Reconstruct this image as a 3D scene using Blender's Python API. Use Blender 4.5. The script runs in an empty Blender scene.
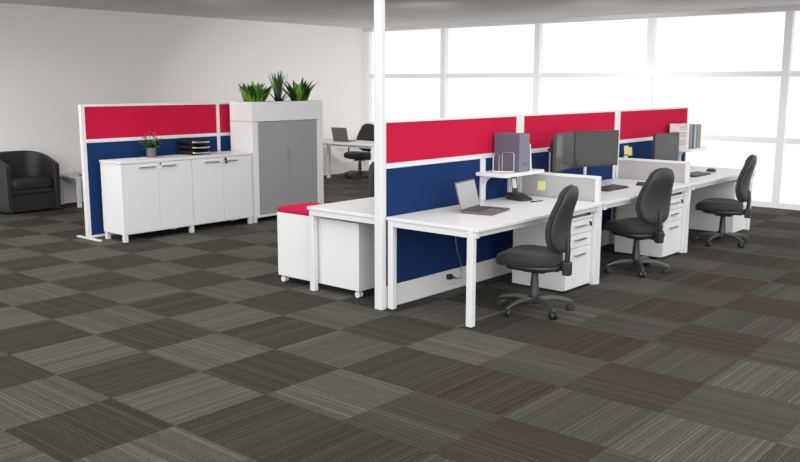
import bpy, bmesh, math, random
from mathutils import Vector, Matrix
random.seed(7)
PI = math.pi
C = bpy.context.scene.collection
sc = bpy.context.scene

# ------------------------------------------------------------------ materials
def srgb(r, g, b):
    f = lambda c: (c/255/12.92) if c/255 <= .04045 else ((c/255+.055)/1.055)**2.4
    return (f(r), f(g), f(b), 1)

def mat(name, col, rough=.5, metal=0, spec=.5, bump=None, vary=None, sheen=0, coat=0):
    m = bpy.data.materials.new(name); m.use_nodes = True
    nt = m.node_tree; b = nt.nodes['Principled BSDF']
    b.inputs['Base Color'].default_value = col
    b.inputs['Roughness'].default_value = rough
    b.inputs['Metallic'].default_value = metal
    b.inputs['Specular IOR Level'].default_value = spec
    b.inputs['Sheen Weight'].default_value = sheen
    b.inputs['Coat Weight'].default_value = coat
    tc = nt.nodes.new('ShaderNodeTexCoord')
    if vary:                                   # (scale, amount): faint procedural variation of the dye
        n = nt.nodes.new('ShaderNodeTexNoise'); n.inputs['Scale'].default_value = vary[0]; n.inputs['Detail'].default_value = 3
        nt.links.new(tc.outputs['Object'], n.inputs['Vector'])
        mr = nt.nodes.new('ShaderNodeMapRange'); mr.inputs['From Min'].default_value = .3; mr.inputs['From Max'].default_value = .7
        mr.inputs['To Min'].default_value = 1-vary[1]; mr.inputs['To Max'].default_value = 1+vary[1]
        nt.links.new(n.outputs['Fac'], mr.inputs['Value'])
        mx = nt.nodes.new('ShaderNodeVectorMath'); mx.operation = 'SCALE'; mx.inputs[0].default_value = col[:3]
        nt.links.new(mr.outputs['Result'], mx.inputs['Scale']); nt.links.new(mx.outputs['Vector'], b.inputs['Base Color'])
    if bump:                                   # (scale, strength)
        n = nt.nodes.new('ShaderNodeTexNoise'); n.inputs['Scale'].default_value = bump[0]; n.inputs['Detail'].default_value = 4
        nt.links.new(tc.outputs['Object'], n.inputs['Vector'])
        bp = nt.nodes.new('ShaderNodeBump'); bp.inputs['Strength'].default_value = bump[1]; bp.inputs['Distance'].default_value = .003
        nt.links.new(n.outputs['Fac'], bp.inputs['Height']); nt.links.new(bp.outputs['Normal'], b.inputs['Normal'])
    return m

M = {}
M['white'] = mat('white_laminate', (.72, .718, .715, 1), .35, vary=(3, .01))
M['white_metal'] = mat('white_powder_coat', (.69, .69, .695, 1), .38, bump=(300, .05))
M['red'] = mat('red_fabric', (.50, .0085, .047, 1), .9, spec=.15, bump=(500, .3), vary=(120, .05))
M['blue'] = mat('navy_fabric', (.0078, .031, .115, 1), .9, spec=.15, bump=(500, .3), vary=(120, .06))
M['grey_fabric'] = mat('grey_fabric', (.40, .395, .385, 1), .9, spec=.15, bump=(450, .3), vary=(100, .05))
M['black_fabric'] = mat('charcoal_fabric', (.021, .020, .0195, 1), .72, spec=.35, bump=(420, .35), vary=(90, .1), sheen=.12)
M['chair_shell'] = mat('charcoal_moulding', (.03, .029, .028, 1), .5, spec=.5, bump=(250, .08))
M['plastic'] = mat('black_plastic', (.022, .021, .021, 1), .42)
M['grey_plastic'] = mat('dark_grey_plastic', (.042, .040, .038, 1), .36)
M['chrome'] = mat('chrome', (.75, .75, .75, 1), .18, 1)
M['satin'] = mat('satin_nickel', (.50, .49, .47, 1), .35, 1)
M['tambour'] = mat('tambour_grey', (.30, .298, .295, 1), .5)
M['leather'] = mat('black_leatherette', (.017, .016, .0155, 1), .55, bump=(60, .15), vary=(6, .1))
M['laptop'] = mat('laptop_grey', (.13, .125, .12, 1), .4, .4)
M['laptop_dark'] = mat('laptop_keys', (.035, .034, .033, 1), .5)
M['laptop_display'] = mat('laptop_display', (.36, .36, .355, 1), .25)  # pale base colour stands in for the reflection on a dark display
M['screen'] = mat('monitor_screen', (.043, .042, .039, 1), .10, spec=.5)
M['bezel'] = mat('monitor_bezel', (.03, .03, .031, 1), .4)
M['yellow'] = mat('yellow_paper', srgb(226, 221, 150), .8)
M['box_grey'] = mat('grey_file_board', srgb(86, 81, 93), .6, bump=(200, .1))
M['box_spine'] = mat('grey_file_spine', srgb(118, 117, 132), .6, bump=(200, .1))
M['label'] = mat('faint_print', srgb(92, 90, 106), .7)
M['black'] = mat('black_cover', (.008, .008, .008, 1), .5)
M['paper'] = mat('paper', (.74, .72, .70, 1), .7)
M['print'] = mat('printed_lines', srgb(150, 140, 138), .7)
M['wire'] = mat('wire', (.62, .6, .6, 1), .3, .9)
M['pot'] = mat('grey_ceramic', (.12, .12, .118, 1), .55)
M['soil'] = mat('potting_soil', (.02, .014, .01, 1), .95, bump=(80, .8))
M['leaf_bright'] = mat('bright_leaf', (.15, .33, .035, 1), .4, vary=(14, .35))
M['leaf_mid'] = mat('mid_leaf', (.06, .19, .022, 1), .4, vary=(14, .35))
M['leaf_dark'] = mat('dark_leaf', (.014, .05, .011, 1), .38, vary=(14, .3))
M['leaf_lime'] = mat('lime_leaf', (.30, .42, .06, 1), .45, vary=(14, .2))
M['petal'] = mat('pink_petal', srgb(205, 90, 100), .6)
M['frame_grey'] = mat('window_aluminium', (.90, .90, .90, 1), .45)
M['wall'] = mat('painted_wall', (.88, .845, .832, 1), .85, spec=.2, bump=(90, .04))
M['ceiling'] = mat('painted_ceiling', (.72, .70, .69, 1), .9, spec=.2)
M['steel'] = mat('kerb_metal', (.3, .3, .3, 1), .4, .8)
for n, c in dict(mag_brown=(118, 100, 92), mag_taupe=(150, 138, 132), mag_blue=(120, 140, 170), mag_sky=(176, 192, 212), mag_slate=(92, 98, 112),
                 mag_white=(222, 220, 216), mag_cream=(228, 216, 150), mag_grey=(140, 136, 134)).items():
    M[n] = mat(n, srgb(*c), .5)

# tambour doors: fine vertical slats
nt = M['tambour'].node_tree; b = nt.nodes['Principled BSDF']
tc = nt.nodes.new('ShaderNodeTexCoord'); wv = nt.nodes.new('ShaderNodeTexWave'); wv.bands_direction = 'X'; wv.inputs['Scale'].default_value = 16
nt.links.new(tc.outputs['Object'], wv.inputs['Vector']); bp = nt.nodes.new('ShaderNodeBump'); bp.inputs['Strength'].default_value = .12; bp.inputs['Distance'].default_value = .004
nt.links.new(wv.outputs['Fac'], bp.inputs['Height']); nt.links.new(bp.outputs['Normal'], b.inputs['Normal'])

def glass_mat():
    m = bpy.data.materials.new('window_glass'); m.use_nodes = True; nt = m.node_tree
    nt.nodes.remove(nt.nodes['Principled BSDF'])
    t = nt.nodes.new('ShaderNodeBsdfTransparent'); t.inputs['Color'].default_value = (.985, .985, .985, 1)
    g = nt.nodes.new('ShaderNodeBsdfGlossy'); g.inputs['Roughness'].default_value = .03
    mx = nt.nodes.new('ShaderNodeMixShader'); mx.inputs['Fac'].default_value = .06
    nt.links.new(t.outputs[0], mx.inputs[1]); nt.links.new(g.outputs[0], mx.inputs[2])
    nt.links.new(mx.outputs[0], nt.nodes['Material Output'].inputs['Surface'])
    return m
M['glass'] = glass_mat()

TS, OX, OY = .6007, .0028, -.1424          # carpet tile size and origin
def carpet_mat():
    m = bpy.data.materials.new('carpet_tiles'); m.use_nodes = True; nt = m.node_tree; N = nt.nodes; L = nt.links
    b = N['Principled BSDF']; b.inputs['Roughness'].default_value = .95; b.inputs['Specular IOR Level'].default_value = .1
    def math_(op, a, c=None, d=None):
        n = N.new('ShaderNodeMath'); n.operation = op
        for i, v in enumerate((a, c, d)):
            if v is None: continue
            if isinstance(v, (int, float)): n.inputs[i].default_value = v
            else: L.new(v, n.inputs[i])
        return n.outputs[0]
    geo = N.new('ShaderNodeNewGeometry'); sep = N.new('ShaderNodeSeparateXYZ'); L.new(geo.outputs['Position'], sep.inputs[0])
    tx = math_('DIVIDE', math_('SUBTRACT', sep.outputs[0], OX), TS); ty = math_('DIVIDE', math_('SUBTRACT', sep.outputs[1], OY), TS)
    ix = math_('FLOOR', tx); iy = math_('FLOOR', ty); fx = math_('FRACT', tx); fy = math_('FRACT', ty)
    odd = math_('FLOORED_MODULO', ix, 2)                      # odd columns run along Y, even along X
    odd = math_('GREATER_THAN', odd, .5)
    def mixf(f, a, c):                                        # a where f = 0, c where f = 1
        return math_('ADD', math_('MULTIPLY', a, math_('SUBTRACT', 1, f)), math_('MULTIPLY', c, f))
    u = mixf(odd, fy, fx); v = mixf(odd, fx, fy)
    seed = math_('ADD', math_('MULTIPLY', ix, 12.9898), math_('MULTIPLY', iy, 78.233))
    def cell(n, s):
        w = N.new('ShaderNodeTexWhiteNoise'); w.noise_dimensions = '2D'
        cb = N.new('ShaderNodeCombineXYZ'); L.new(math_('FLOOR', math_('MULTIPLY', u, n)), cb.inputs[0]); L.new(math_('ADD', seed, s), cb.inputs[1])
        L.new(cb.outputs[0], w.inputs['Vector']); return w.outputs['Value']
    strong = math_('MULTIPLY', math_('GREATER_THAN', cell(100, .3), .90), .62)
    fine = math_('MULTIPLY', math_('SUBTRACT', cell(120, 5.1), .5), .34)
    broad = math_('MULTIPLY', math_('SUBTRACT', cell(9, 9.7), .5), .16)
    # streaks broken along their length, and yarn speckle
    ns = N.new('ShaderNodeTexNoise'); ns.inputs['Scale'].default_value = 1; ns.inputs['Detail'].default_value = 2
    cb = N.new('ShaderNodeCombineXYZ'); L.new(math_('MULTIPLY', u, 80), cb.inputs[0]); L.new(math_('MULTIPLY', v, 4), cb.inputs[1]); L.new(seed, cb.inputs[2]); L.new(cb.outputs[0], ns.inputs['Vector'])
    streak = math_('MULTIPLY', math_('SUBTRACT', ns.outputs['Fac'], .5), .45)
    yn = N.new('ShaderNodeTexNoise'); yn.inputs['Scale'].default_value = 130; yn.inputs['Detail'].default_value = 2; L.new(geo.outputs['Position'], yn.inputs['Vector'])
    yarn = math_('MULTIPLY', math_('SUBTRACT', yn.outputs['Fac'], .5), 2.2)
    tot = math_('ADD', 1, math_('ADD', math_('ADD', strong, fine), math_('ADD', broad, math_('ADD', streak, yarn))))
    edge = math_('MINIMUM', math_('MINIMUM', fx, math_('SUBTRACT', 1, fx)), math_('MINIMUM', fy, math_('SUBTRACT', 1, fy)))
    seam = math_('ADD', .86, math_('MULTIPLY', math_('GREATER_THAN', edge, .006), .14))
    tot = math_('MULTIPLY', tot, seam)
    at = N.new('ShaderNodeAttribute'); at.attribute_name = 'tile_dye'
    sc_ = N.new('ShaderNodeVectorMath'); sc_.operation = 'SCALE'; L.new(at.outputs['Color'], sc_.inputs[0]); L.new(tot, sc_.inputs['Scale'])
    L.new(sc_.outputs[0], b.inputs['Base Color'])
    bp = N.new('ShaderNodeBump'); bp.inputs['Strength'].default_value = .5; bp.inputs['Distance'].default_value = .004
    L.new(yn.outputs['Fac'], bp.inputs['Height']); L.new(bp.outputs['Normal'], b.inputs['Normal'])
    return m
M['carpet'] = carpet_mat()

# ------------------------------------------------------------------ mesh helper
def se_ring(a, b, n=4, seg=28, cx=0, cy=0, z=0):
    out = []
    for i in range(seg):
        t = 2*PI*i/seg; c, s = math.cos(t), math.sin(t)
        out.append(Vector((cx+a*math.copysign(abs(c)**(2/n), c), cy+b*math.copysign(abs(s)**(2/n), s), z)))
    return out

class MB:
    def __init__(self): self.bm = bmesh.new()
    def box(self, x0, x1, y0, y1, z0, z1):
        vs = [self.bm.verts.new((x, y, z)) for z in (z0, z1) for x, y in ((x0, y0), (x1, y0), (x1, y1), (x0, y1))]
        for f in ((3, 2, 1, 0), (4, 5, 6, 7), (0, 1, 5, 4), (1, 2, 6, 5), (2, 3, 7, 6), (3, 0, 4, 7)): self.bm.faces.new([vs[i] for i in f])
        return self
    def hexa(self, pts):        # 8 points in box order
        vs = [self.bm.verts.new(p) for p in pts]
        for f in ((3, 2, 1, 0), (4, 5, 6, 7), (0, 1, 5, 4), (1, 2, 6, 5), (2, 3, 7, 6), (3, 0, 4, 7)): self.bm.faces.new([vs[i] for i in f])
        return self
    def loft(self, rings, cap=True, close=False):
        R = [[self.bm.verts.new(p) for p in r] for r in rings]; n = len(R[0])
        pairs = list(zip(R, R[1:])) + ([(R[-1], R[0])] if close else [])
        for a, b in pairs:
            for i in range(n): self.bm.faces.new((a[i], a[(i+1) % n], b[(i+1) % n], b[i]))
        if cap and not close:
            self.bm.faces.new(R[0][::-1]); self.bm.faces.new(R[-1])
        return self
    def cyl(self, p0, p1, r0, r1=None, seg=20): 
        return self.tube([p0, p1], [r0, r0 if r1 is None else r1], seg)
    def tube(self, pts, r, seg=10):
        pts = [Vector(p) for p in pts]; n = len(pts)
        rs = r if isinstance(r, (list, tuple)) else [r]*n
        rings = []; up = None
        for i, p in enumerate(pts):
            d = (pts[min(i+1, n-1)]-pts[max(i-1, 0)]).normalized()
            if up is None:
                up = Vector((0, 0, 1)) if abs(d.z) < .9 else Vector((1, 0, 0))
            s = d.cross(up).normalized(); up = s.cross(d).normalized()
            rings.append([p+(s*math.cos(2*PI*k/seg)+up*math.sin(2*PI*k/seg))*rs[i] for k in range(seg)])
        return self.loft(rings)
    def prism(self, poly, axis, lo, hi):   # poly: 2-D points of the other two axes
        def P(a, b, h): return {'x': (h, a, b), 'y': (a, h, b), 'z': (a, b, h)}[axis]
        return self.loft([[P(a, b, lo) for a, b in poly], [P(a, b, hi) for a, b in poly]])
    def lathe(self, prof, cx=0, cy=0, seg=28):
        return self.loft([[Vector((cx+r*math.cos(2*PI*k/seg), cy+r*math.sin(2*PI*k/seg), z)) for k in range(seg)] for r, z in prof])
    def grid(self, rows):        # open surface
        R = [[self.bm.verts.new(p) for p in r] for r in rows]
        for a, b in zip(R, R[1:]):
            for i in range(len(a)-1): self.bm.faces.new((a[i], a[i+1], b[i+1], b[i]))
        return self
    def xf(self, mtx): bmesh.ops.transform(self.bm, matrix=mtx, verts=self.bm.verts); return self
    def build(self, name, m, parent=None, bevel=0, smooth=False, world=True, subsurf=0):
        bmesh.ops.recalc_face_normals(self.bm, faces=self.bm.faces)
        if parent is not None and world:
            r = parent
            while r.parent: r = r.parent
            bmesh.ops.translate(self.bm, verts=self.bm.verts, vec=-Vector(r.location))
        me = bpy.data.meshes.new(name); self.bm.to_mesh(me); self.bm.free()
        o = bpy.data.objects.new(name, me); C.objects.link(o); me.materials.append(m)
        if parent: o.parent = parent
        if smooth:
            me.shade_smooth()
            me.set_sharp_from_angle(angle=math.radians(42))
        if bevel:
            md = o.modifiers.new('bevel', 'BEVEL'); md.width = bevel; md.segments = 2; md.limit_method = 'ANGLE'; md.angle_limit = math.radians(40)
        if subsurf:
            md = o.modifiers.new('subsurf', 'SUBSURF'); md.levels = md.render_levels = subsurf
        return o

def box(*a): return MB().box(*a)
def tag(o, label=None, cat=None, group=None, kind=None):
    if label: o['label'] = label
    if cat: o['category'] = cat
    if group: o['group'] = group
    if kind: o['kind'] = kind
    return o
def thing(name, label, cat, loc=(0, 0, 0), rz=0, group=None):
    o = bpy.data.objects.new(name, None); C.objects.link(o); o.location = loc; o.rotation_euler = (0, 0, rz); o.empty_display_size = .1
    return tag(o, label, cat, group)
def struct(name, mb, m, parent=None, **k):
    o = mb.build(name, m, parent, **k)
    if not parent: o['kind'] = 'structure'
    return o
def dup(root, loc, rz, label, group=None):
    r = root.copy(); C.objects.link(r); r.location = loc; r.rotation_euler = (0, 0, rz); r['label'] = label
    if group: r['group'] = group
    for ch in list(root.children):
        c = ch.copy(); C.objects.link(c); c.parent = r
        for g in list(ch.children):
            d = g.copy(); C.objects.link(d); d.parent = c
    return r

# ------------------------------------------------------------------ room
WX, WY, CZ = 7.90, 7.52, 2.785             # window wall, left wall, ceiling
X0, Y0 = -8.5, -9.0
# carpet: one face per tile, each tile with the dye of its batch
D_, L_, M_, B_, LL_ = (0.0412, 0.0370, 0.0291), (0.0742, 0.0685, 0.0565), (0.0563, 0.0515, 0.0426), (0.0415, 0.0335, 0.0262), (0.0883, 0.0826, 0.0681)
over = {(-4, -3): D_, (-1, -2): LL_, (-3, -3): (0.0499, 0.0454, 0.0370), (0, -5): (0.0819, 0.0768, 0.0644), (-2, -5): (0.0800, 0.0749, 0.0626)}
def dye(i, j):
    if (i, j) in over: return over[(i, j)]
    even = (i+j) % 2 == 0
    rnd = random.Random(i*131+j*17+5).uniform(-.06, .06)
    if j in (-3, -4): c = M_ if even else B_
    elif j <= -5: c = M_ if even else L_
    else: c = D_ if even else L_
    if i > 1 and j >= -2: c = tuple(.75*a+.25*b_ for a, b_ in zip(c, M_))
    return tuple(x*(1.07+rnd) for x in c)
bm = bmesh.new(); cols = []
gx = [X0]+[OX+k*TS for k in range(-14, 14) if X0 < OX+k*TS < WX+.05]+[WX+.05]
gy = [Y0]+[OY+k*TS for k in range(-14, 14) if Y0 < OY+k*TS < WY+.05]+[WY+.05]
V = {(i, j): bm.verts.new((x, y, 0)) for i, x in enumerate(gx) for j, y in enumerate(gy)}
for i in range(len(gx)-1):
    for j in range(len(gy)-1):
        bm.faces.new((V[i, j], V[i+1, j], V[i+1, j+1], V[i, j+1]))
        cols.append(dye(math.floor(((gx[i]+gx[i+1])/2-OX)/TS), math.floor(((gy[j]+gy[j+1])/2-OY)/TS)))
me = bpy.data.meshes.new('floor'); bm.to_mesh(me); bm.free()
at = me.attributes.new('tile_dye', 'FLOAT_COLOR', 'FACE')
for k, c in enumerate(cols): at.data[k].color = (*c, 1)
me.materials.append(M['carpet'])
floor = bpy.data.objects.new('floor', me); C.objects.link(floor); floor['kind'] = 'structure'

struct('ceiling', MB().prism([(-1.8, WY+.1), (-1.8, 5.2), (4.6, -2.4), (WX+.1, -2.4), (WX+.1, WY+.1)], 'z', CZ, CZ+.12), M['ceiling'])
struct('wall_left', box(X0, WX+.12, WY, WY+.12, 0, CZ), M['wall'])
# window wall: bays between mullions, three panes each
mull = [7.44, 5.56, 3.57, 1.57, -.435, -2.44, -4.44, -6.44]
T1, T2, HD, SL = .95, 1.872, 2.72, .075
for n in range(len(mull)-1):
    ya, yb = mull[n+1], mull[n]
    w = bpy.data.objects.new(f'window_{n+1}', None); C.objects.link(w); w.location = (WX, (ya+yb)/2, 0); w['kind'] = 'structure'
    f = MB()
    f.box(WX-.03, WX+.07, yb-.052, yb+(.08 if n == 0 else .052), 0, HD)
    f.box(WX-.03, WX+.07, ya+.052, yb-.052, 0, SL)
    for z in (T1, T2): f.box(WX-.012, WX+.05, ya+.052, yb-.052, z-.038, z+.038)
    f.build('window_frame', M['frame_grey'], w)
    for za, zb in ((SL, T1-.038), (T1+.038, T2-.038), (T2+.038, HD)):
        box(WX+.015, WX+.021, ya+.052, yb-.052, za, zb).build('pane', M['glass'], w)
struct('trim_1', box(WX-.06, WX+.09, -6.5, WY, HD, CZ), M['ceiling'])   # bulkhead above the glazing

# ------------------------------------------------------------------ workstation run
LB, PT = 1.907, .055                       # bay length, screen thickness
ZT, ZR1, ZR0, ZB = 1.452, 1.436, 1.130, 1.090
ZD = .178                                  # top of the skirting duct
tag(box(-.001, .045, -.010, .065, 0, CZ).build('service_pole', M['white_metal'], bevel=.006),
    'tall square white pole from floor to ceiling at the near end of the row', 'pole')
plab = ['red and blue partition screen joined to the tall white pole, behind the open laptop',
        'red and blue partition screen behind the two black monitors, middle of the row',
        'red and blue partition screen with yellow notes, farthest in the row, beside the window']
for i in range(3):
    xa = .048 if i == 0 else LB*i+.001; xb = LB*(i+1)-.001 if i < 2 else 5.693
    ga = .066 if i == 0 else LB*i+.061; gb = LB*(i+1)-.061 if i < 2 else 5.664
    p = thing('partition_screen', plab[i], 'partition', ((xa+xb)/2, PT/2, 0), 0, 'screens of the workstation row')
    f = MB().box(xa, ga, 0, PT, 0, ZT).box(gb, xb, 0, PT, 0, ZT)
    f.box(ga, gb, 0, PT, ZR1, ZT).box(ga, gb, 0, PT, ZB, ZR0)
    f.build('frame', M['white_metal'], p, bevel=.003)
    tag(box(ga, gb, .005, PT-.005, ZR0, ZR1).build('upper_panel', M['red'], p), 'red fabric panel')
    tag(box(ga, gb, .005, PT-.005, ZD, ZB).build('lower_panel', M['blue'], p), 'navy fabric panel')
    d = box(ga, gb, -.004, PT+.004, .004, ZD).build('skirting_duct', M['white_metal'], p, bevel=.004)
    if i == 1:
        for ux in (2.425, 3.105): box(ux, ux+.045, -.010, .004, .73, ZB).build('slotted_upright', M['white_metal'], p, bevel=.002)
    if i == 0:
        o = MB().box(.80, .90, -.0065, -.003, .095, .16)
        o.build('power_outlet', M['white'], d, bevel=.002)
        for k in range(5):
            MB().box(.86+k*.042, .872+k*.042, -.0058, -.003, .050, .058).build('data_socket', M['steel'], d)

def desk(name, label, x0, x1, yn, yf, legs, ya=None):
    """yn: the edge against the screen; yf: the user's edge"""
    t = thing(name, label, 'desk', ((x0+x1)/2, (yn+yf)/2, 0), 0, 'white desks of the workstation row')
    s = -1 if yf < yn else 1
    lo, hi = min(yn, yf), max(yn, yf)
    box(x0, x1, lo, hi, .700, .725).build('desk_top', M['white'], t, bevel=.003)
    f = MB()
    a, b_ = (yf-s*.04, yf-s*.075); f.box(x0+.05, x1-.05, min(a, b_), max(a, b_), .655, .700)
    a, b_ = (yn+s*.02, yn+s*.055); f.box(x0+.05, x1-.05, min(a, b_), max(a, b_), .655, .700)
    f.box(x0+.010, x0+.055, lo+.02, hi-.03, .652, .700).box(x1-.055, x1-.010, lo+.02, hi-.03, .652, .700)
    f.build('desk_frame', M['white_metal'], t, bevel=.002)
    for lx, ly in legs:
        l = box(lx, lx+.048, ly-.052, ly, .006, .700).build('leg', M['white_metal'], t, bevel=.004)
        MB().cyl((lx+.024, ly-.026, 0), (lx+.024, ly-.026, .008), .018).build('foot', M['plastic'], l)
    return t
desk('desk', 'white desk nearest the camera with an open laptop on it', .052, 1.882, -.008, -.865, [(.038+.01, -.776), (.060, -.018), (1.838, -.776), (1.838, -.02)])
desk('desk', 'white desk carrying the dark keyboard, middle of the row', 1.952, 3.789, -.008, -.865, [(3.743, -.776), (3.743, -.02)])
desk('desk', 'white desk at the far end of the row beside the windows', 3.859, 5.715, -.008, -.865, [(5.655, -.776), (5.655, -.02)])
desk('desk', 'white desk on the other side of the screens, over the red-cushioned caddy', .055, 1.882, PT+.012, .872, [(.078, .872), (1.80, .872), (1.80, .14)])

for X, lab in ((1.917, 'low grey divider screen with one yellow note between the first two desks'), (3.824, 'low grey divider screen beside the second chair, between the last two desks')):
    t = thing('divider_screen', lab, 'divider', (X, -.41, .7), 0, 'low dividers between desks')
    f = MB().box(X-.027, X+.027, -.832, -.776, 0, .724).box(X-.018, X+.018, -.818, -.776, .724, .946).box(X-.018, X+.018, -.030, -.006, .700, .946)
    f.box(X-.018, X+.018, -.776, -.030, .922, .946)
    f.build('frame', M['white_metal'], t, bevel=.003)
    tag(box(X-.013, X+.013, -.776, -.030, .70, .922).build('fabric_panel', M['grey_fabric'], t), 'grey fabric panel')

def pedestal(x0, label):
    x1, yf, yb = x0+.435, -.80, -.28
    t = thing('drawer_pedestal', label, 'drawer unit', ((x0+x1)/2, -.54, 0), 0, 'drawer pedestals under the desks')
    MB().box(x0, x1, yf+.02, yb, .02, .60).box(x0, x1, yf+.004, yb, .6005, .622).build('body', M['white'], t, bevel=.002)
    for k, (za, zb) in enumerate(((.487, .596), (.370, .482), (.025, .365))):
        d = box(x0+.003, x1-.003, yf, yf+.019, za, zb).build('drawer', M['white'], t, bevel=.0015)
        hz = (zb-.045 if k < 2 else zb-.06)
        MB().box(x0+.13, x1-.13, yf-.026, yf-.018, hz-.006, hz+.006).box(x0+.135, x0+.147, yf-.018, yf, hz-.005, hz+.005).box(x1-.147, x1-.135, yf-.018, yf, hz-.005, hz+.005).build('handle', M['satin'], d, bevel=.001)
        if k == 0:
            MB().cyl((x1-.045, yf, zb-.03), (x1-.045, yf-.006, zb-.03), .009).box(x1-.049, x1-.041, yf-.02, yf-.006, zb-.065, zb-.03).build('lock', M['black'], d)
    for sx in (x0+.05, x1-.05):
        for sy in (yf+.07, yb-.05):
            MB().cyl((sx-.01, sy, .0135), (sx+.01, sy, .0135), .0135, seg=14).build('caster', M['grey_plastic'], t)
pedestal(1.398, 'white three-drawer pedestal under the first desk, behind the nearest chair')
pedestal(3.305, 'white three-drawer pedestal under the middle desk, behind the second chair')
pedestal(5.215, 'white drawer pedestal under the far desk beside the windows, behind the third chair')

# mobile caddy with cushion, under the desk on the other side
t = thing('mobile_caddy', 'white mobile caddy on castors with a red seat cushion', 'caddy', (.36, .85, 0))
MB().box(.150, .56, .372, 1.352, .062, .622).build('body', M['white'], t, bevel=.002)
tag(box(.150, .56, .90, 1.352, .624, .668).build('cushion', M['red'], t, bevel=.010), 'red seat cushion')
for cx in (.19, .52):
    for cy in (.41, 1.31):
        c = MB().box(cx-.014, cx+.014, cy-.018, cy+.018, .046, .062).build('caster', M['white_metal'], t)
        MB().cyl((cx-.022, cy, .026), (cx-.008, cy, .026), .026, seg=16).cyl((cx+.008, cy, .026), (cx+.022, cy, .026), .026, seg=16).cyl((cx-.02, cy, .026), (cx+.02, cy, .026), .008, seg=8).cyl((cx, cy, .03), (cx, cy, .05), .009, seg=8).build('wheel', M['white'], c)

# ------------------------------------------------------------------ office chairs (front = +Y)
def chair_parts(t):
    K = dict(world=False)
    # seat cushion: waterfall front edge, domed
    rings = []
    for s, z in ((.55, -.004), (.93, 0), (.985, .012), (1, .03), (1, .048), (.975, .066), (.92, .078), (.8, .087), (.55, .092), (.2, .094)):
        r = se_ring(.240*s, .238*s, 3.2, 36, 0, .045, z)
        for p in r:
            yy = p.y-.02
            p.x *= 1-.10*max(0, -yy)/.235
            p.z += .382 - (.9*max(0, yy-.10)**2) + .25*(p.x**2)*(1 if z > .05 else 0) - .02*max(0, -yy)
        rings.append(r)
    MB().loft(rings).build('seat_cushion', M['black_fabric'], t, smooth=True, **K)
    r2 = []
    for s, z in ((.80, .345), (.88, .352), (.92, .372), (.90, .384)):
        r2.append(se_ring(.235*s, .235*s, 3.2, 28, 0, 0, z))
    MB().loft(r2).build('seat_pan', M['plastic'], t, smooth=True, **K)
    # backrest
    def prof(tab, v):
        for (a, x), (b_, y) in zip(tab, tab[1:]):
            if v <= b_:
                k = (v-a)/(b_-a); k = k*k*(3-2*k) if 0 else k
                return x+(y-x)*k
        return tab[-1][1]
    WT = [(0, .085), (.03, .13), (.08, .168), (.16, .20), (.27, .218), (.40, .220), (.55, .208), (.70, .188), (.82, .165), (.90, .142), (.95, .118), (.985, .082), (1, .045)]
    def back_loft(z0, z1, dy, wk, th, front):
        R = []
        for k in range(25):
            v = .5-.5*math.cos(PI*k/24)
            w = prof(WT, v)*wk; z = z0+(z1-z0)*v
            e = min(1, (min(v, 1-v)/.10))**.5 if 0 < v < 1 else .12
            tt = th*max(.15, e)
            yc = -.212-.050*v+.030*math.sin(PI*min(1, v*1.25)) + dy
            r = []
            for i in range(28):
                a = 2*PI*i/28; c, s = math.cos(a), math.sin(a)
                x = w*math.copysign(abs(c)**.7, c); y = tt*math.copysign(abs(s)**.8, s)
                r.append(Vector((x, yc+y+.75*x*x, z)))
            R.append(r)
        return MB().loft(R)
    back_loft(.474, .990, .008, 1.0, .036, True).build('backrest_cushion', M['black_fabric'], t, smooth=True, **K)
    back_loft(.484, .984, -.024, .955, .022, False).build('backrest_shell', M['chair_shell'], t, smooth=True, **K)
    # back bar with height ratchet
    MB().tube([(0, -.06, .352), (0, -.16, .345), (0, -.225, .355), (0, -.252, .42), (0, -.256, .50), (0, -.250, .60)], [.017, .018, .02, .021, .02, .016], 12).build('back_upright', M['plastic'], t, smooth=True, **K)
    MB().box(-.034, .034, -.285, -.220, .305, .412).build('ratchet_housing', M['plastic'], t, bevel=.012, **K)
    MB().cyl((.034, -.252, .37), (.065, -.252, .37), .020, .017, 12).build('adjuster_knob', M['plastic'], t, bevel=.003, **K)
    # mechanism, lever, gas lift
    MB().box(-.075, .075, -.10, .075, .312, .350).box(-.045, .045, -.20, -.08, .330, .352).build('tilt_mechanism', M['plastic'], t, bevel=.008, **K)
    MB().tube([(.06, -.02, .325), (.12, -.03, .318), (.16, -.04, .300)], [.006, .006, .006], 8).cyl((.155, -.039, .303), (.195, -.046, .288), .011, .012, 10).build('lever', M['chrome'], t, smooth=True, **K)
    MB().lathe([(.019, .21), (.019, .315)], seg=18).build('gas_lift', M['chrome'], t, smooth=True, **K)
    MB().lathe([(.036, .105), (.036, .165), (.0345, .167), (.0315, .235), (.030, .237), (.027, .300), (.022, .304)], seg=20).build('column_cover', M['plastic'], t, smooth=True, **K)
    MB().lathe([(.02, .058), (.040, .064), (.046, .08), (.043, .112), (.028, .120)], seg=20).build('base_hub', M['plastic'], t, smooth=True, **K)

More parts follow.
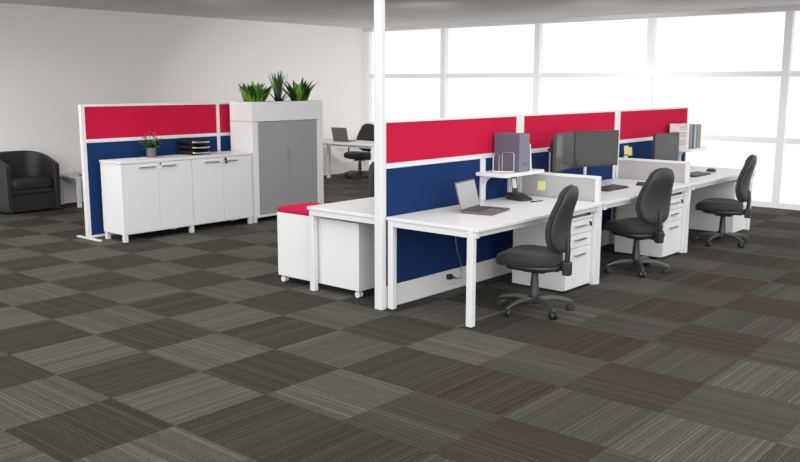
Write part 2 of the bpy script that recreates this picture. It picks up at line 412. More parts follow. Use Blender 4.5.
spoke_mesh = caster_mesh = wheel_mesh = None
def chair_base(t, phase):
    """five spokes with twin-wheel castors; phase in the chair's own frame"""
    global spoke_mesh, caster_mesh, wheel_mesh
    for k in range(5):
        a = phase+k*2*PI/5
        if spoke_mesh is None:
            R = []
            for x, w, z, h in ((.03, .021, .092, .022), (.09, .021, .104, .020), (.16, .018, .105, .016), (.23, .0155, .094, .013), (.275, .0145, .080, .011), (.300, .013, .070, .009), (.308, .008, .066, .006)):
                R.append([Vector((x, w*c, z+h*s)) for c, s in ((-1, -.9), (1, -.9), (1, .3), (.65, .9), (-.65, .9), (-1, .3))])
            o = MB().loft(R).build('spoke', M['grey_plastic'], t, bevel=.003, world=False, smooth=True); spoke_mesh = o.data
            c = MB().cyl((.290, 0, .055), (.290, 0, .075), .008, seg=10).box(.268, .298, -.006, .006, .028, .060).build('caster', M['plastic'], t, bevel=.003, world=False, smooth=True); caster_mesh = c.data
            wm = MB()
            for s in (-1, 1):
                y0, y1 = s*.007, s*.029
                wm.loft([[Vector((.282+r*math.cos(2*PI*i/20), y, .031+r*math.sin(2*PI*i/20))) for i in range(20)] for r, y in ((.027, y0), (.031, y0+s*.003), (.031, y1-s*.006), (.025, y1), (.008, y1))])
            w = wm.build('wheel', M['plastic'], c, world=False, smooth=True); wheel_mesh = w.data
        else:
            o = bpy.data.objects.new('spoke', spoke_mesh); C.objects.link(o); o.parent = t
            c = bpy.data.objects.new('caster', caster_mesh); C.objects.link(c); c.parent = t
            w = bpy.data.objects.new('wheel', wheel_mesh); C.objects.link(w); w.parent = c
        o.rotation_euler.z = a; c.rotation_euler.z = a

def chair(label, loc, rz, phase_deg, first=[None]):
    if first[0] is None:
        t = thing('office_chair', label, 'office chair', loc, rz, 'black office chairs at the desks'); chair_parts(t); first[0] = t
    else:
        src = first[0]
        t = src.copy(); C.objects.link(t); t.location = loc; t.rotation_euler = (0, 0, rz); t['label'] = label
        for ch in list(src.children):
            if ch.name.split('.')[0] in ('spoke', 'caster'): continue
            c = ch.copy(); C.objects.link(c); c.parent = t
    chair_base(t, math.radians(phase_deg)-rz)
    return t
R_ = math.radians
chair('black office chair nearest the camera, in front of the laptop desk', (.775, -.895, 0), R_(12), 26)
chair('black office chair turned to show its back, at the middle desk', (2.64, -.835, 0), R_(-14), 2)
chair('black office chair at the far desk, in front of the windows', (4.60, -.905, 0), R_(10), 29)
chair('black office chair behind the tall white pole, mostly hidden by the screen', (1.44, 1.05, 0), R_(180), 10)
fc = chair('black office chair with armrests behind the far desk by the left wall', (6.96, 6.78, 0), R_(92), 40)
fc['group'] = 'chairs at the back of the room'
for s in (-1, 1):
    MB().tube([(s*.17, -.02, .36), (s*.29, -.02, .37), (s*.30, -.02, .45), (s*.30, -.03, .635)], .014, 10).loft([se_ring(.042, .125, 3, 20, s*.30, 0, z) for z in (.635, .64, .66, .665)]).build('armrest', M['plastic'], fc, world=False, smooth=True)

# ------------------------------------------------------------------ laptops
def laptop(label, loc, rz, tilt, hs=.23, w=.362, d=.255, group=None):
    t = thing('laptop', label, 'laptop', loc, rz, group); K = dict(world=False)
    b_ = box(-w/2, w/2, -d/2, d/2, .003, .017).build('base', M['laptop'], t, bevel=.004, **K)
    MB().box(-w/2+.02, w/2-.02, -.005, d/2-.035, .0165, .0185).build('keyboard', M['laptop_dark'], b_, **K)
    MB().box(-.055, .055, -d/2+.015, -.02, .0165, .0178).build('touchpad', M['satin'], b_, **K)
    for sx in (-1, 1):
        for sy in (-1, 1): MB().cyl((sx*(w/2-.03), sy*(d/2-.03), 0), (sx*(w/2-.03), sy*(d/2-.03), .004), .008, seg=10).build('foot', M['plastic'], b_, **K)
    mt = Matrix.Translation((0, d/2-.004, .016)) @ Matrix.Rotation(-tilt, 4, 'X')
    lid = MB().box(-w/2, w/2, 0, .007, 0, hs).xf(mt).build('lid', M['laptop'], t, bevel=.003, **K)
    MB().box(-w/2+.010, w/2-.010, -.0012, .0002, .014, hs-.010).xf(mt).build('display', M['laptop_display'], lid, **K)
    MB().cyl((-w/2+.03, d/2-.002, .016), (w/2-.03, d/2-.002, .016), .006, seg=10).build('hinge', M['laptop_dark'], t, **K)
    return t
laptop('grey laptop standing open on the nearest desk', (.790, -.416, .725), R_(11.3), R_(15), d=.264)
laptop('dark laptop seen from behind on the desk at the back of the room', (6.22, 6.44, .725), R_(96), R_(14), .235, .34, .24)

# ------------------------------------------------------------------ shelves and files
def shelf(x0, x1, label):
    t = thing('desk_shelf', label, 'shelf', ((x0+x1)/2, -.15, .725), 0, 'white shelves over the desks')
    box(x0, x1, -.312, -.003, .950, .980).build('shelf_board', M['white'], t, bevel=.002)
    for bx in (x0+.062, x1-.120):
        u = box(bx, bx+.055, -.024, -.001, .725, ZB).build('upright', M['white_metal'], t, bevel=.002)
        poly = [(-.022, .950), (-.21, .950), (-.21, .938), (-.125, .938)] + [(-.125+.088*math.sin(a), .938-.088*(1-math.cos(a))) for a in [PI/2*k/8 for k in range(1, 9)]] + [(-.037, .735), (-.022, .735)]
        MB().prism(poly, 'x', bx+.012, bx+.043).build('bracket', M['white_metal'], u)
    return t
shelf(1.218, 1.828, 'white bracket shelf above the nearest desk, carrying the grey file box')
shelf(5.010, 5.52, 'white bracket shelf above the far desk, carrying the magazines')

t = thing('file_box', 'large grey file box standing on the near shelf', 'file box', (1.54, -.16, .980))
MB().box(1.447, 1.603, -.290, -.030, .9805, 1.307).build('body', M['box_grey'], t, bevel=.003)
sp = box(1.450, 1.600, -.2925, -.2895, .983, 1.304).build('spine', M['box_spine'], t)
MB().box(1.50, 1.56, -.2940, -.292, 1.052, 1.058).box(1.50, 1.59, -.2940, -.292, 1.038, 1.044).build('spine_print', M['label'], sp)
t = thing('bookend', 'wire bookend holding the grey file box on the near shelf', 'bookend', (1.42, -.17, .98))
def hoop(p0, p1, z0, z1, r=.022):
    p0, p1 = Vector(p0), Vector(p1); d = (p1-p0).normalized(); pts = [p0+Vector((0, 0, z0))]
    for k in range(7):
        a = PI/2*k/6; pts.append(p0+d*r*(1-math.cos(a))+Vector((0, 0, z1-r+r*math.sin(a))))
    for k in range(7):
        a = PI/2*k/6; pts.append(p1-d*r*(1-math.sin(a))+Vector((0, 0, z1-r+r*math.cos(a))))
    return pts+[p1+Vector((0, 0, z0))]
MB().tube(hoop((1.440, -.245, 0), (1.440, -.125, 0), .984, 1.146), .0038, 8).build('tall_loop', M['wire'], t, smooth=True)
MB().tube(hoop((1.345, -.095, 0), (1.435, -.095, 0), .984, 1.138, .03), .0038, 8).build('front_loop', M['wire'], t, smooth=True)
MB().tube([(1.345, -.095, .984), (1.39, -.17, .984), (1.440, -.245, .984)], .0038, 8).build('base_wire', M['wire'], t, smooth=True)
t = thing('book', 'black book with a white page edge, leaning beside the grey file box', 'book', (1.70, -.15, .98))
MB().box(1.612, 1.655, -.262, -.06, .9805, 1.195).build('cover', M['black'], t, bevel=.001)
MB().hexa([(1.676, -.262, .9805), (1.700, -.262, .9805), (1.700, -.06, .9805), (1.676, -.06, .9805), (1.656, -.262, 1.212), (1.672, -.262, 1.212), (1.672, -.06, 1.212), (1.656, -.06, 1.212)]).build('page_block', M['paper'], t)

# magazines on the far shelf
x = 5.020
mags = [('mag_white', .034, .290, 'white magazine with printed text on its cover, nearest on the far shelf'),
        ('mag_brown', .055, .285, 'brown magazine on the far shelf, right next to the white one'),
        ('mag_taupe', .068, .282, 'wide taupe file on the far shelf among the magazines'),
        ('mag_slate', .040, .276, 'slate grey magazine on the far shelf next to the pale blue one'),
        ('mag_sky', .048, .270, 'pale blue magazine in the middle of the far shelf'),
        ('mag_blue', .042, .274, 'mid-blue magazine on the far shelf, between pale blue and grey ones'),
        ('mag_grey', .050, .280, 'grey magazine on the far shelf between blue and brown ones'),
        ('mag_brown', .052, .280, 'brown magazine on the far shelf next to the cream one'),
        ('mag_cream', .040, .262, 'cream yellow magazine, last on the far shelf')]
for k, (mn, th, h, lab) in enumerate(mags):
    t = thing('magazine', lab, 'magazine', (x+th/2, -.17, .980), 0, 'magazines on the far shelf')
    box(x, x+th-.0015, -.285+.006*(k % 3), -.06, .9805, .980+h).build('cover', M[mn], t, bevel=.001)
    box(x+.003, x+th-.004, -.2835+.006*(k % 3), -.0585, .983, .981+h).build('pages', M['paper'], t)
    if k == 0:
        pm = MB()
        for q in range(13):
            zz = 1.245-.018*q
            if q in (3, 8): continue
            pm.box(x-.0008, x+.0005, -.268, -.268+(.085 if q % 3 else .14), zz, zz+.006)
            if q > 3: pm.box(x-.0008, x+.0005, -.16, -.16+.07, zz, zz+.006)
        pm.build('cover_print', M['print'], t)
    x += th

# ------------------------------------------------------------------ monitors
def monitor(label, a, b_, z0, z1, stand=None, group='black computer monitors'):
    """a, b_: plan positions of the lower left and right corners seen from the user's side"""
    a, b_ = Vector((*a, 0)), Vector((*b_, 0)); d = (b_-a); w = d.length; rz = math.atan2(d.y, d.x)
    c = (a+b_)/2; base = .725 if stand else z0
    t = thing('monitor', label, 'monitor', (c.x, c.y, base), rz, group); K = dict(world=False)
    zz0, zz1 = z0-base, z1-base
    box(-w/2, w/2, .002, .030, zz0, zz1).build('housing', M['bezel'], t, bevel=.004, **K)
    s = box(-w/2+.010, w/2-.010, -.0005, .004, zz0+.014, zz1-.010).build('display', M['screen'], t, **K)
    MB().box(-w/2, w/2, -.001, .004, zz1-.009, zz1).box(-w/2, w/2, -.001, .004, zz0, zz0+.013).box(-w/2, -w/2+.009, -.001, .004, zz0, zz1).box(w/2-.009, w/2, -.001, .004, zz0, zz1).build('bezel', M['bezel'], t, **K)
    MB().box(-.06, .06, .030, .048, (zz0+zz1)/2-.06, (zz0+zz1)/2+.06).build('mount_plate', M['plastic'], t, bevel=.004, **K)
    if stand:
        MB().box(-.03, .03, .045, .062, .01, (zz0+zz1)/2).build('stand_neck', M['plastic'], t, bevel=.004, **K)
        MB().loft([se_ring(.12, .09, 3, 24, 0, .05, z) for z in (0, .008, .012)]).build('stand_base', M['plastic'], t, **K)
    return t, c, rz
mA = monitor('left of the two joined black monitors, angled over the first divider', (1.875, -.398), (2.366, -.300), .956, 1.292)
mB = monitor('right of the two joined black monitors, facing the middle chair', (2.374, -.300), (2.888, -.482), .956, 1.292)
mC = monitor('single black monitor on the far desk, in front of the magazines', (4.060, -.322), (4.515, -.395), .872, 1.203, stand=True)
t = thing('monitor_mount', 'black double monitor arm clamped at the back of the middle desk', 'monitor mount', (2.36, -.075, .725))
MB().box(2.31, 2.41, -.12, -.03, .725, .745).build('clamp', M['plastic'], t, bevel=.004)
MB().cyl((2.36, -.075, .74), (2.36, -.075, 1.20), .019).build('post', M['plastic'], t, smooth=True)
MB().cyl((2.36, -.075, 1.09), (2.36, -.075, 1.16), .030).build('collar', M['plastic'], t, smooth=True)
for (tt, c, rz), nm in ((mA, 'arm'), (mB, 'arm')):
    n = Vector((-math.sin(rz), math.cos(rz), 0)); e = c+n*.072
    MB().tube([(2.36, -.075, 1.124), ((2.36+e.x)/2+n.x*.04, (-.075+e.y)/2+n.y*.04+.02, 1.124), (e.x, e.y, 1.124)], .016, 10).build(nm, M['plastic'], t, smooth=True)

# ------------------------------------------------------------------ keyboards, mice, phone, pen, notes, cable
def keyboard(label, x0, x1, y0, y1):
    t = thing('keyboard', label, 'keyboard', ((x0+x1)/2, (y0+y1)/2, .725), 0, 'dark keyboards on the desks')
    MB().hexa([(x0, y0, .725), (x1, y0, .725), (x1, y1, .725), (x0, y1, .725), (x0, y0, .737), (x1, y0, .737), (x1, y1, .745), (x0, y1, .745)]).build('case', M['laptop_dark'], t, bevel=.003)
    kb = MB(); nx, ny = 18, 5; dx = (x1-x0-.03)/nx; dy = (y1-y0-.03)/ny
    for i in range(nx):
        for j in range(ny):
            z = .7395+(.006)*j/(ny-1); kb.box(x0+.015+i*dx, x0+.015+(i+.86)*dx, y0+.015+j*dy, y0+.015+(j+.86)*dy, z-.004, z+.005)
    kb.build('keys', M['grey_plastic'], t)
keyboard('dark keyboard on the middle desk, below the two joined monitors', 2.62, 3.05, -.535, -.355)
keyboard('dark keyboard on the far desk, next to the windows', 4.42, 4.88, -.640, -.455)
def mouse(label, x, y):
    t = thing('computer_mouse', label, 'mouse', (x, y, .725), R_(-8), 'dark mice on the desks'); K = dict(world=False)
    MB().loft([se_ring(.033*s, .058*s, 2.4, 24, 0, -.004*k, z) for k, (s, z) in enumerate(((.94, 0), (1, .008), (.95, .02), (.78, .031), (.45, .037), (.1, .039)))]).build('shell', M['grey_plastic'], t, smooth=True, **K)
    MB().cyl((-.004, .03, .030), (.004, .03, .030), .009, seg=12).build('scroll_wheel', M['plastic'], t, **K)
mouse('dark mouse on the middle desk, beside the second chair', 3.31, -.535)
mouse('dark mouse on the far desk, right of the keyboard there', 5.17, -.52)

t = thing('desk_phone', 'dark desk telephone with upright handset under the near shelf', 'telephone', (1.525, -.215, .725), R_(-12)); K = dict(world=False)
MB().prism([(-.10, 0), (.10, 0), (.10, .062), (.03, .058), (-.10, .022)], 'x', -.022, .108).build('base', M['plastic'], t, bevel=.006, **K)
kp = MB()
for i in range(4):
    for j in range(3): kp.box(.018+j*.028, .038+j*.028, -.085+i*.028, -.067+i*.028, .022+i*.008, .034+i*.008)
kp.build('keypad', M['grey_plastic'], t, **K)
MB().box(-.018, .010, -.085, .05, .03, .045).xf(Matrix.Rotation(R_(14), 4, 'X')).build('rest', M['grey_plastic'], t, bevel=.003, **K)
h = MB().loft([se_ring(.025*s, .014*s, 3, 18, 0, .0, z) for s, z in ((.7, 0), (1, .01), (1.05, .06), (.95, .10), (1.05, .145), (.7, .155))]).xf(Matrix.Translation((.045, .05, .045)) @ Matrix.Rotation(R_(-8), 4, 'X') @ Matrix.Rotation(R_(-50), 4, 'Z')).build('handset', M['plastic'], t, smooth=True, **K)
MB().loft([se_ring(.018, .003, 4, 18, 0, -.0135, z) for z in (.055, .14)]).xf(Matrix.Translation((.045, .05, .045)) @ Matrix.Rotation(R_(-8), 4, 'X') @ Matrix.Rotation(R_(-50), 4, 'Z')).build('handset_face', M['paper'], h, **K)
t = thing('pen', 'dark pen lying on the nearest desk beside the telephone', 'pen', (1.57, -.408, .725))
MB().cyl((1.495, -.394, .730), (1.625, -.419, .730), .005, seg=10).cyl((1.625, -.419, .730), (1.645, -.423, .730), .005, .001, 10).build('barrel', M['grey_plastic'], t, smooth=True)
MB().cyl((1.488, -.3927, .730), (1.53, -.4007, .730), .0054, seg=10).box(1.49, 1.53, -.400, -.396, .7345, .7365).build('cap', M['plastic'], t)

tag(MB().hexa([(1.9005, -.282, .785), (1.9018, -.282, .785), (1.9018, -.200, .779), (1.9005, -.200, .779), (1.897, -.284, .868), (1.8985, -.284, .868), (1.8985, -.202, .862), (1.897, -.202, .862)]).build('sticky_note', M['yellow']), 'yellow sticky note on the first grey divider screen', 'sticky note', 'yellow sticky notes')
for (x0, x1, z0, z1, y), lab in (((3.990, 4.092, .965, 1.060, -.001), 'yellow sticky note on the far navy panel, upper left of three'),
                                ((4.085, 4.185, .947, 1.040, .001), 'yellow sticky note on the far navy panel, right of the three'),
                                ((3.995, 4.090, .872, .953, .001), 'yellow sticky note on the far navy panel, lowest of three')):
    tag(MB().hexa([(x0, y-.006, z0), (x1, y-.007, z0), (x1, y-.0055, z0), (x0, y-.0045, z0), (x0, y+.002, z1), (x1, y+.002, z1), (x1, y+.0035, z1), (x0, y+.0035, z1)]).build('sticky_note', M['yellow']), lab, 'sticky note', 'yellow sticky notes')

t = thing('power_cable', 'grey power cable with a black plug hanging below the nearest desk', 'cable', (.93, -.02, .1))
MB().tube([(.925, -.020, .69), (.922, -.018, .55), (.924, -.020, .42), (.945, -.024, .32), (.985, -.03, .22), (1.005, -.035, .14), (.995, -.036, .10), (.95, -.034, .092), (.90, -.032, .112)], .0042, 8).build('cord', M['satin'], t, smooth=True)
MB().box(.815, .865, -.040, -.007, .108, .150).cyl((.862, -.028, .128), (.91, -.032, .108), .010, .006, 10).build('plug', M['plastic'], t, bevel=.004)

# ------------------------------------------------------------------ left group: screen, credenza, tambour unit
t = thing('partition_screen', 'free-standing red and navy partition screen behind the white credenza', 'partition', (1.52, 4.555, 0))
ya, yb = 4.53, 4.58
f = MB().box(.140, .188, ya, yb, .012, 1.494).box(1.970, 2.018, ya, yb, .012, 1.494).box(2.852, 2.90, ya, yb, .012, 1.494)
for xa, xb in ((.188, 1.970), (2.018, 2.852)):
    f.box(xa, xb, ya, yb, 1.470, 1.494).box(xa, xb, ya, yb, 1.074, 1.113).box(xa, xb, ya, yb, .012, .040)
f.build('frame', M['white_metal'], t, bevel=.003)
for xa, xb in ((.188, 1.970), (2.018, 2.852)):
    tag(box(xa, xb, ya+.006, yb-.006, 1.113, 1.470).build('upper_panel', M['red'], t), 'red fabric panel')
    tag(box(xa, xb, ya+.006, yb-.006, .040, 1.074).build('lower_panel', M['blue'], t), 'navy fabric panel')
for xx in (.145, 2.853): box(xx, xx+.045, 4.315, 4.79, 0, .014).build('foot', M['white_metal'], t, bevel=.002)

CF, CB_ = 4.030, 4.445                     # front and back of the credenza
t = thing('credenza', 'low white four-door credenza with a potted plant on top', 'cabinet', (1.195, 4.24, 0))
MB().box(.290, 2.104, CF+.02, CB_, .085, .86).box(.290, .310, CF, CF+.02, .085, .86).box(2.084, 2.104, CF, CF+.02, .085, .86).box(.31, 2.084, CF, CF+.02, .085, .098).build('body', M['white'], t, bevel=.0015)
box(.282, 2.112, CF-.006, CB_+.005, .862, .886).build('cabinet_top', M['white'], t, bevel=.002)
def bar(x0, x1, y, z): return MB().box(x0, x1, y-.030, y-.020, z-.006, z+.006).box(x0+.02, x0+.03, y-.021, y, z-.005, z+.005).box(x1-.03, x1-.02, y-.021, y, z-.005, z+.005)
for k, (xa, xb, h0, h1) in enumerate(((.312, .754, .505, .708), (.758, 1.206, .792, .979), (1.212, 1.656, 1.384, 1.588), (1.660, 2.082, 1.662, 1.867))):
    d = box(xa, xb, CF+.001, CF+.019, .101, .857).build('door', M['white'], t, bevel=.0015)
    bar(h0, h1, CF, .812).build('handle', M['satin'], d, bevel=.001)
    if k % 2:
        lx = xa+.028
        m_ = MB().cyl((lx, CF+.001, .838), (lx, CF-.008, .838), .010, seg=14)
        if k == 3: m_.box(lx-.004, lx+.004, CF-.03, CF-.008, .825, .85).box(lx-.012, lx+.018, CF-.026, CF-.021, .785, .826)
        m_.build('lock', M['black'], d)
for fx in (.296, 1.170, 2.052):
    for fy in (CF+.008, CB_-.055): box(fx, fx+.046, fy, fy+.046, 0, .085).build('foot', M['white_metal'], t, bevel=.002)

t = thing('tambour_cabinet', 'tall white cabinet with grey tambour doors beside the credenza', 'cabinet', (2.73, 4.24, 0))
TX0, TX1, TF, TB = 2.122, 3.332, 4.030, 4.460
MB().box(TX0, 2.214, TF, TB, .062, 1.258).box(3.230, TX1, TF, TB, .062, 1.258).box(2.214, 3.230, TF, TB, .062, .088).box(2.214, 3.230, TB-.02, TB, .088, 1.258).box(2.214, 3.230, TF+.03, TB, 1.235, 1.258).build('body', M['white'], t, bevel=.002)
for xa, xb in ((2.214, 2.7205), (2.7225, 3.230)):
    d = box(xa, xb, TF+.012, TF+.022, .088, 1.257).build('tambour_door', M['tambour'], t)
    d['label'] = 'grey slatted tambour door'
    hx = xb-.02 if xa < 2.5 else xa+.008
    box(hx, hx+.012, TF+.002, TF+.013, .74, .90).build('handle', M['tambour'], d, bevel=.001)
for fx in (TX0+.004, TX1-.05):
    for fy in (TF+.008, TB-.055): box(fx, fx+.046, fy, fy+.046, 0, .062).build('foot', M['white_metal'], t, bevel=.002)
t = thing('planter_box', 'white planter box on top of the grey-doored cabinet', 'planter', (2.73, 4.24, 1.262))
TZ = 1.262
MB().box(TX0, TX1, TF, TF+.018, TZ, 1.503).box(TX0, TX1, TB-.018, TB, TZ, 1.503).box(TX0, TX0+.018, TF+.018, TB-.018, TZ, 1.503).box(TX1-.018, TX1, TF+.018, TB-.018, TZ, 1.503).box(TX0+.018, TX1-.018, TF+.018, TB-.018, TZ, TZ+.015).build('trough', M['white'], t, bevel=.002)
box(TX0+.018, TX1-.018, TF+.018, TB-.018, TZ+.015, 1.462).build('soil', M['soil'], t)

def leaf(mb, base, ang, L, w, lean, curl, rnd, fold=.25):
    """a folded, arching blade"""
    n = 8; p = Vector(base); el = PI/2-lean; side = Vector((-math.sin(ang), math.cos(ang), 0)); rows = []
    for k in range(n+1):
        s = k/n
        d = Vector((math.cos(ang)*math.cos(el), math.sin(ang)*math.cos(el), math.sin(el)))
        up = side.cross(d)
        ww = w*(math.sin(PI*min(1, .06+.94*s))**.75 if s < 1 else .02)
        ww = max(ww, w*.04)
        rows.append([p-side*ww+up*ww*fold, p, p+side*ww+up*ww*fold])
        p = p+d*(L/n); el -= curl/n*(1+s)
    mb.grid(rows)
def plant(label, x, y, z, specs, seed, cat='plant', group='green plants in the white planter box'):
    t = thing('leafy_plant', label, cat, (x, y, z), 0, group); rnd = random.Random(seed)
    for nm, m, n, (La, Lb), (wa, wb), (la, lb), curl, r in specs:
        mb = MB()
        for k in range(n):
            a = 2*PI*(k+rnd.random()*.8)/n; rr = r*rnd.random()**.5
            leaf(mb, (x+rr*math.cos(a), y+rr*math.sin(a)*.8, z), a+rnd.uniform(-.4, .4), rnd.uniform(La, Lb), rnd.uniform(wa, wb), rnd.uniform(la, lb), rnd.uniform(.3, 1)*curl, rnd)
        o = mb.build(nm, M[m], t, smooth=True)
        md = o.modifiers.new('thick', 'SOLIDIFY'); md.thickness = .0015
    return t
PZ = 1.464
plant('broad-leaved green plant at the left of the white planter box', 2.345, 4.235, PZ,
      [('leaves', 'leaf_mid', 20, (.16, .31), (.034, .052), (.0, .40), .5, .12), ('dark_leaves', 'leaf_dark', 12, (.20, .36), (.026, .042), (.1, .48), .8, .10), ('bright_leaves', 'leaf_bright', 14, (.14, .32), (.03, .048), (.0, .55), .5, .12), ('tip_leaves', 'leaf_lime', 6, (.20, .31), (.018, .030), (.35, .65), .4, .10)], 3)
plant('spiky dark green plant in the middle of the white planter box', 2.745, 4.245, PZ,
      [('leaves', 'leaf_dark', 11, (.32, .44), (.014, .023), (.0, .14), .12, .03), ('side_leaves', 'leaf_dark', 10, (.19, .27), (.014, .022), (.4, .8), .8, .02), ('bright_leaves', 'leaf_mid', 6, (.34, .41), (.012, .019), (.03, .25), .3, .03), ('thin_blades', 'leaf_mid', 4, (.44, .50), (.004, .007), (.12, .50), .15, .02)], 5)
plant('bushy dark green plant at the right of the white planter box', 3.10, 4.24, PZ,
      [('leaves', 'leaf_mid', 18, (.15, .29), (.032, .050), (.0, .36), .5, .11), ('dark_leaves', 'leaf_dark', 18, (.20, .38), (.026, .044), (.0, .42), .9, .10), ('bright_leaves', 'leaf_bright', 9, (.16, .32), (.026, .042), (.0, .40), .4, .11)], 11)

t = thing('potted_plant', 'small flowering plant in a grey pot on the credenza', 'potted plant', (.88, 4.34, .886)); px_, py_ = .88, 4.34
MB().lathe([(.046, .886), (.051, .89), (.060, .990), (.062, .998), (.056, .998), (.053, .980)], px_, py_).build('pot', M['pot'], t, smooth=True)
MB().lathe([(.053, .968), (.053, .975), (.02, .981)], px_, py_).build('soil', M['soil'], t)
rnd = random.Random(4); lm, ld, stm, pet = MB(), MB(), MB(), MB()
for k in range(30):
    a = rnd.uniform(0, 2*PI); leaf(lm if k % 2 else ld, (px_+.025*math.cos(a), py_+.025*math.sin(a), .985+rnd.uniform(0, .06)), a, rnd.uniform(.09, .16), rnd.uniform(.022, .040), rnd.uniform(.15, 1.1), rnd.uniform(.3, 1.3), rnd)
for k in range(7):
    a = 2*PI*k/7+.4; r = rnd.uniform(.03, .075); h = rnd.uniform(1.10, 1.185)
    e = (px_+r*math.cos(a), py_+r*math.sin(a)*.8, h)
    stm.tube([(px_, py_, .975), (px_+r*.4*math.cos(a), py_+r*.4*math.sin(a), 1.06), e], .0018, 6)
    for q in range(6):
        b_ = 2*PI*q/6; leaf(pet, e, b_, .028, .013, .7, .6, rnd)
lm.build('leaves', M['leaf_mid'], t, smooth=True); ld.build('dark_leaves', M['leaf_dark'], t, smooth=True); stm.build('stems', M['leaf_mid'], t); pet.build('flowers', M['petal'], t)

for k, lab in enumerate(('black letter tray on the credenza, lowest of the three stacked trays', 'black letter tray in the middle of the stack on the credenza', 'black letter tray on the credenza, top of the stack')):
    z = .886+k*.062; x0, x1, y0, y1 = 1.340, 1.600, 4.185, 4.505
    t = thing('letter_tray', lab, 'letter tray', ((x0+x1)/2, (y0+y1)/2, z), 0, 'stacked letter trays on the credenza')
    MB().box(x0, x1, y0, y1, z+.014, z+.018).box(x0, x0+.005, y0+.01, y1, z+.018, z+.052).box(x1-.005, x1, y0+.01, y1, z+.018, z+.052).box(x0, x1, y1-.005, y1, z+.018, z+.052).build('tray', M['black'], t, bevel=.001)
    MB().box(x0+.02, x1-.02, y0+.03, y1-.02, z+.018, z+.030).build('papers', M['laptop_dark'], t)
    tag(MB().tube([(x0+.01, y0+.01, z+.03), (x0+.03, y0-.006, z+.026), (x1-.03, y0-.006, z+.026), (x1-.01, y0+.01, z+.03)], .008, 8).build('front_rail', M['chrome'], t, smooth=True), 'chrome front rail')
    for cx in (x0+.012, x1-.012):
        for cy in (y0+.03, y1-.03): MB().cyl((cx, cy, z), (cx, cy, z+.062 if k < 2 else z+.056), .005, seg=8).build('corner_post', M['black'], t)

# ------------------------------------------------------------------ lounge corner
t = thing('armchair', 'dark tub armchair against the left wall', 'armchair', (.755, 7.21, 0))
ax0, ax1, af, ab, th = .385, 1.125, 6.93, 7.50, .070
cx = (ax0+ax1)/2; hw = (ax1-ax0)/2; r = .26
def shell_pts(inset):
    out = []; w = hw-inset; rr = max(.05, r-inset); yb_ = ab-inset
    for k in range(7): out.append((cx-w, af+(yb_-rr-af)*k/6))
    for k in range(1, 9):
        a = PI/2*k/8; out.append((cx-w+rr*(1-math.cos(a)), yb_-rr+rr*math.sin(a)))
    for k in range(1, 6): out.append((cx-w+rr+(2*w-2*rr)*k/6, yb_))
    for k in range(0, 9):
        a = PI/2*k/8; out.append((cx+w-rr+rr*math.sin(a), yb_-rr+rr*math.cos(a)))
    for k in range(1, 7): out.append((cx+w, yb_-rr+(af-(yb_-rr))*k/6))
    return out
O, I = shell_pts(0), shell_pts(th)
rings = []
for (xo, yo), (xi, yi) in zip(O, I):
    v = min(1, max(0, (yo-af)/(ab-af))); zt = .640+.165*(v**.8)
    fl = .022
    dx, dy = xi-xo, yi-yo
    bo = lambda k, z: Vector((xo+dx*k, yo+dy*k, z))
    rings.append([bo(.12, .03), bo(-.04, zt-.02), bo(.06, zt), bo(.90, zt), bo(1.0, zt-.02), bo(1.0, .03)])
MB().loft(rings).build('shell', M['leather'], t, smooth=True, bevel=.008)
MB().box(ax0+th-.002, ax1-th+.002, af+.040, ab-.08, .028, .255).build('seat_base', M['leather'], t, bevel=.010)
MB().box(ax0+th-.002, ax1-th+.002, af+.026, ab-.08, .260, .316).build('seat_band', M['leather'], t, bevel=.012)
MB().loft([se_ring((hw-th)*s, .225*s2, 7, 36, cx, af+.245, z) for s, s2, z in ((.97, .96, .318), (1, 1, .335), (1, 1, .42), (.97, .97, .445), (.85, .85, .455), (.3, .3, .462))]).build('seat_cushion', M['leather'], t, smooth=True)
for fx in (ax0+.06, ax1-.10):
    for fy in (af+.06, ab-.12): box(fx, fx+.04, fy, fy+.04, 0, .03).build('foot', M['plastic'], t)

t = thing('side_table', 'low white side table between the armchair and the screen', 'table', (1.72, 7.2, 0))
box(1.375, 2.10, 6.93, 7.49, .405, .432).build('table_top', M['white'], t, bevel=.002)
box(1.44, 2.04, 6.96, 7.46, .35, .405).build('apron', M['white_metal'], t)
for fx in (1.385, 2.04):
    for fy in (6.94, 7.43): box(fx, fx+.05, fy, fy+.05, 0, .405).build('leg', M['white_metal'], t, bevel=.002)
t = thing('magazine', 'grey-covered magazine lying curled on the low side table', 'magazine', (1.60, 7.16, .432))
for nm, m_, z0, dz, cu in (('pages', 'paper', .434, .012, .05), ('cover', 'mag_grey', .447, .004, .055)):
    rows = []
    for k in range(9):
        s = k/8; xx = 1.49+.26*s; zz = z0+cu*max(0, .45-s)**1.5*2
        rows.append([Vector((xx, 7.02, zz)), Vector((xx, 7.02+.21, zz)), Vector((xx, 7.02+.21, zz+dz)), Vector((xx, 7.02, zz+dz))])
    MB().loft(rows).build(nm, M[m_], t)

# desk at the back of the room
t = thing('desk', 'white desk at the back of the room by the left wall, with the dark laptop', 'desk', (6.15, 6.27, 0))
box(5.78, 6.54, 5.36, 7.20, .700, .725).build('desk_top', M['white'], t, bevel=.003)
MB().box(5.84, 6.48, 5.42, 5.46, .655, .70).box(5.84, 6.48, 7.10, 7.14, .655, .70).box(5.86, 5.90, 5.42, 7.14, .655, .70).box(6.42, 6.46, 5.42, 7.14, .655, .70).build('desk_frame', M['white_metal'], t)
for fx in (5.80, 6.46):
    for fy in (5.38, 7.10): box(fx, fx+.055, fy, fy+.055, 0, .70).build('leg', M['white_metal'], t, bevel=.003)

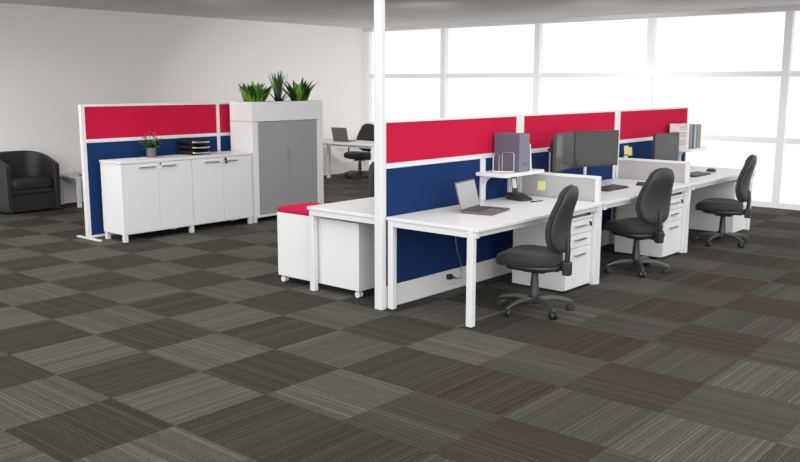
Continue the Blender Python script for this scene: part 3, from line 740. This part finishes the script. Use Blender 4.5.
# ------------------------------------------------------------------ light
wd = bpy.data.worlds.new('overcast_daylight'); sc.world = wd; wd.use_nodes = True
bg = wd.node_tree.nodes['Background']; bg.inputs['Color'].default_value = (1, 1, 1, 1); 
# overcast sky, brighter on the side the room opens to
wn, wl = wd.node_tree.nodes, wd.node_tree.links
tc = wn.new('ShaderNodeTexCoord'); dt = wn.new('ShaderNodeVectorMath'); dt.operation = 'DOT_PRODUCT'
dt.inputs[1].default_value = Vector((-.78, -.60, .17)).normalized(); wl.new(tc.outputs['Generated'], dt.inputs[0])
mr = wn.new('ShaderNodeMapRange'); mr.interpolation_type = 'SMOOTHSTEP'
mr.inputs['From Min'].default_value = .45; mr.inputs['From Max'].default_value = 1.0; mr.inputs['To Min'].default_value = 1.22; mr.inputs['To Max'].default_value = 3.5
wl.new(dt.outputs['Value'], mr.inputs['Value']); wl.new(mr.outputs['Result'], bg.inputs['Strength'])
def lamp(x, y, sx, sy, power, tilt=0, az=0):
    l = bpy.data.lights.new('fill_light', 'AREA'); l.shape = 'RECTANGLE'; l.size = sx; l.size_y = sy; l.energy = power; l.color = (1, .985, .965); l.spread = R_(95 if tilt else 160)
    o = bpy.data.objects.new('fill_light', l); C.objects.link(o); o.location = (x, y, CZ-(.02 if not tilt else .22))
    o.rotation_euler = (0, -R_(tilt), R_(az))
for x, y, w_ in ((2.9, 2.0, 8), (4.0, .5, 8), (-.2, 4.6, 20), (1.5, 3.2, 4)): lamp(x, y, .9, .5, w_)  # unseen downward fill, added to brighten the row and left group
for x, y, a, w_ in ((1.5, 4.9, 12, 15), (4.0, 2.4, 55, 30), (4.9, .9, 25, 24)): lamp(x, y, .25, .6, w_, 60, a)      # unseen fill lights added to brighten the far wall and mullions

# ------------------------------------------------------------------ camera
f, cxx, cyy, czz, yaw, pit, rol = 870.349, -4.85425, -4.36902, 1.72827, .860575, .167735, .0020587
fw = Vector((math.sin(yaw)*math.cos(pit), math.cos(yaw)*math.cos(pit), -math.sin(pit)))
rt = Vector((math.cos(yaw), -math.sin(yaw), 0)); up = rt.cross(fw)
r2 = rt*math.cos(rol)+up*math.sin(rol); u2 = -rt*math.sin(rol)+up*math.cos(rol)
cam = bpy.data.cameras.new('camera'); co = bpy.data.objects.new('camera', cam); C.objects.link(co)
co.matrix_world = Matrix(((r2.x, u2.x, -fw.x, cxx), (r2.y, u2.y, -fw.y, cyy), (r2.z, u2.z, -fw.z, czz), (0, 0, 0, 1)))
cam.sensor_width = 36; cam.lens = f/800*36
cam.dof.use_dof = True; cam.dof.focus_distance = 6.2; cam.dof.aperture_fstop = 6.3
sc.camera = co
sc.view_settings.view_transform = 'Standard'; sc.view_settings.look = 'None'; sc.view_settings.gamma = 1; sc.view_settings.exposure = -.03
sc.view_settings.use_curve_mapping = False
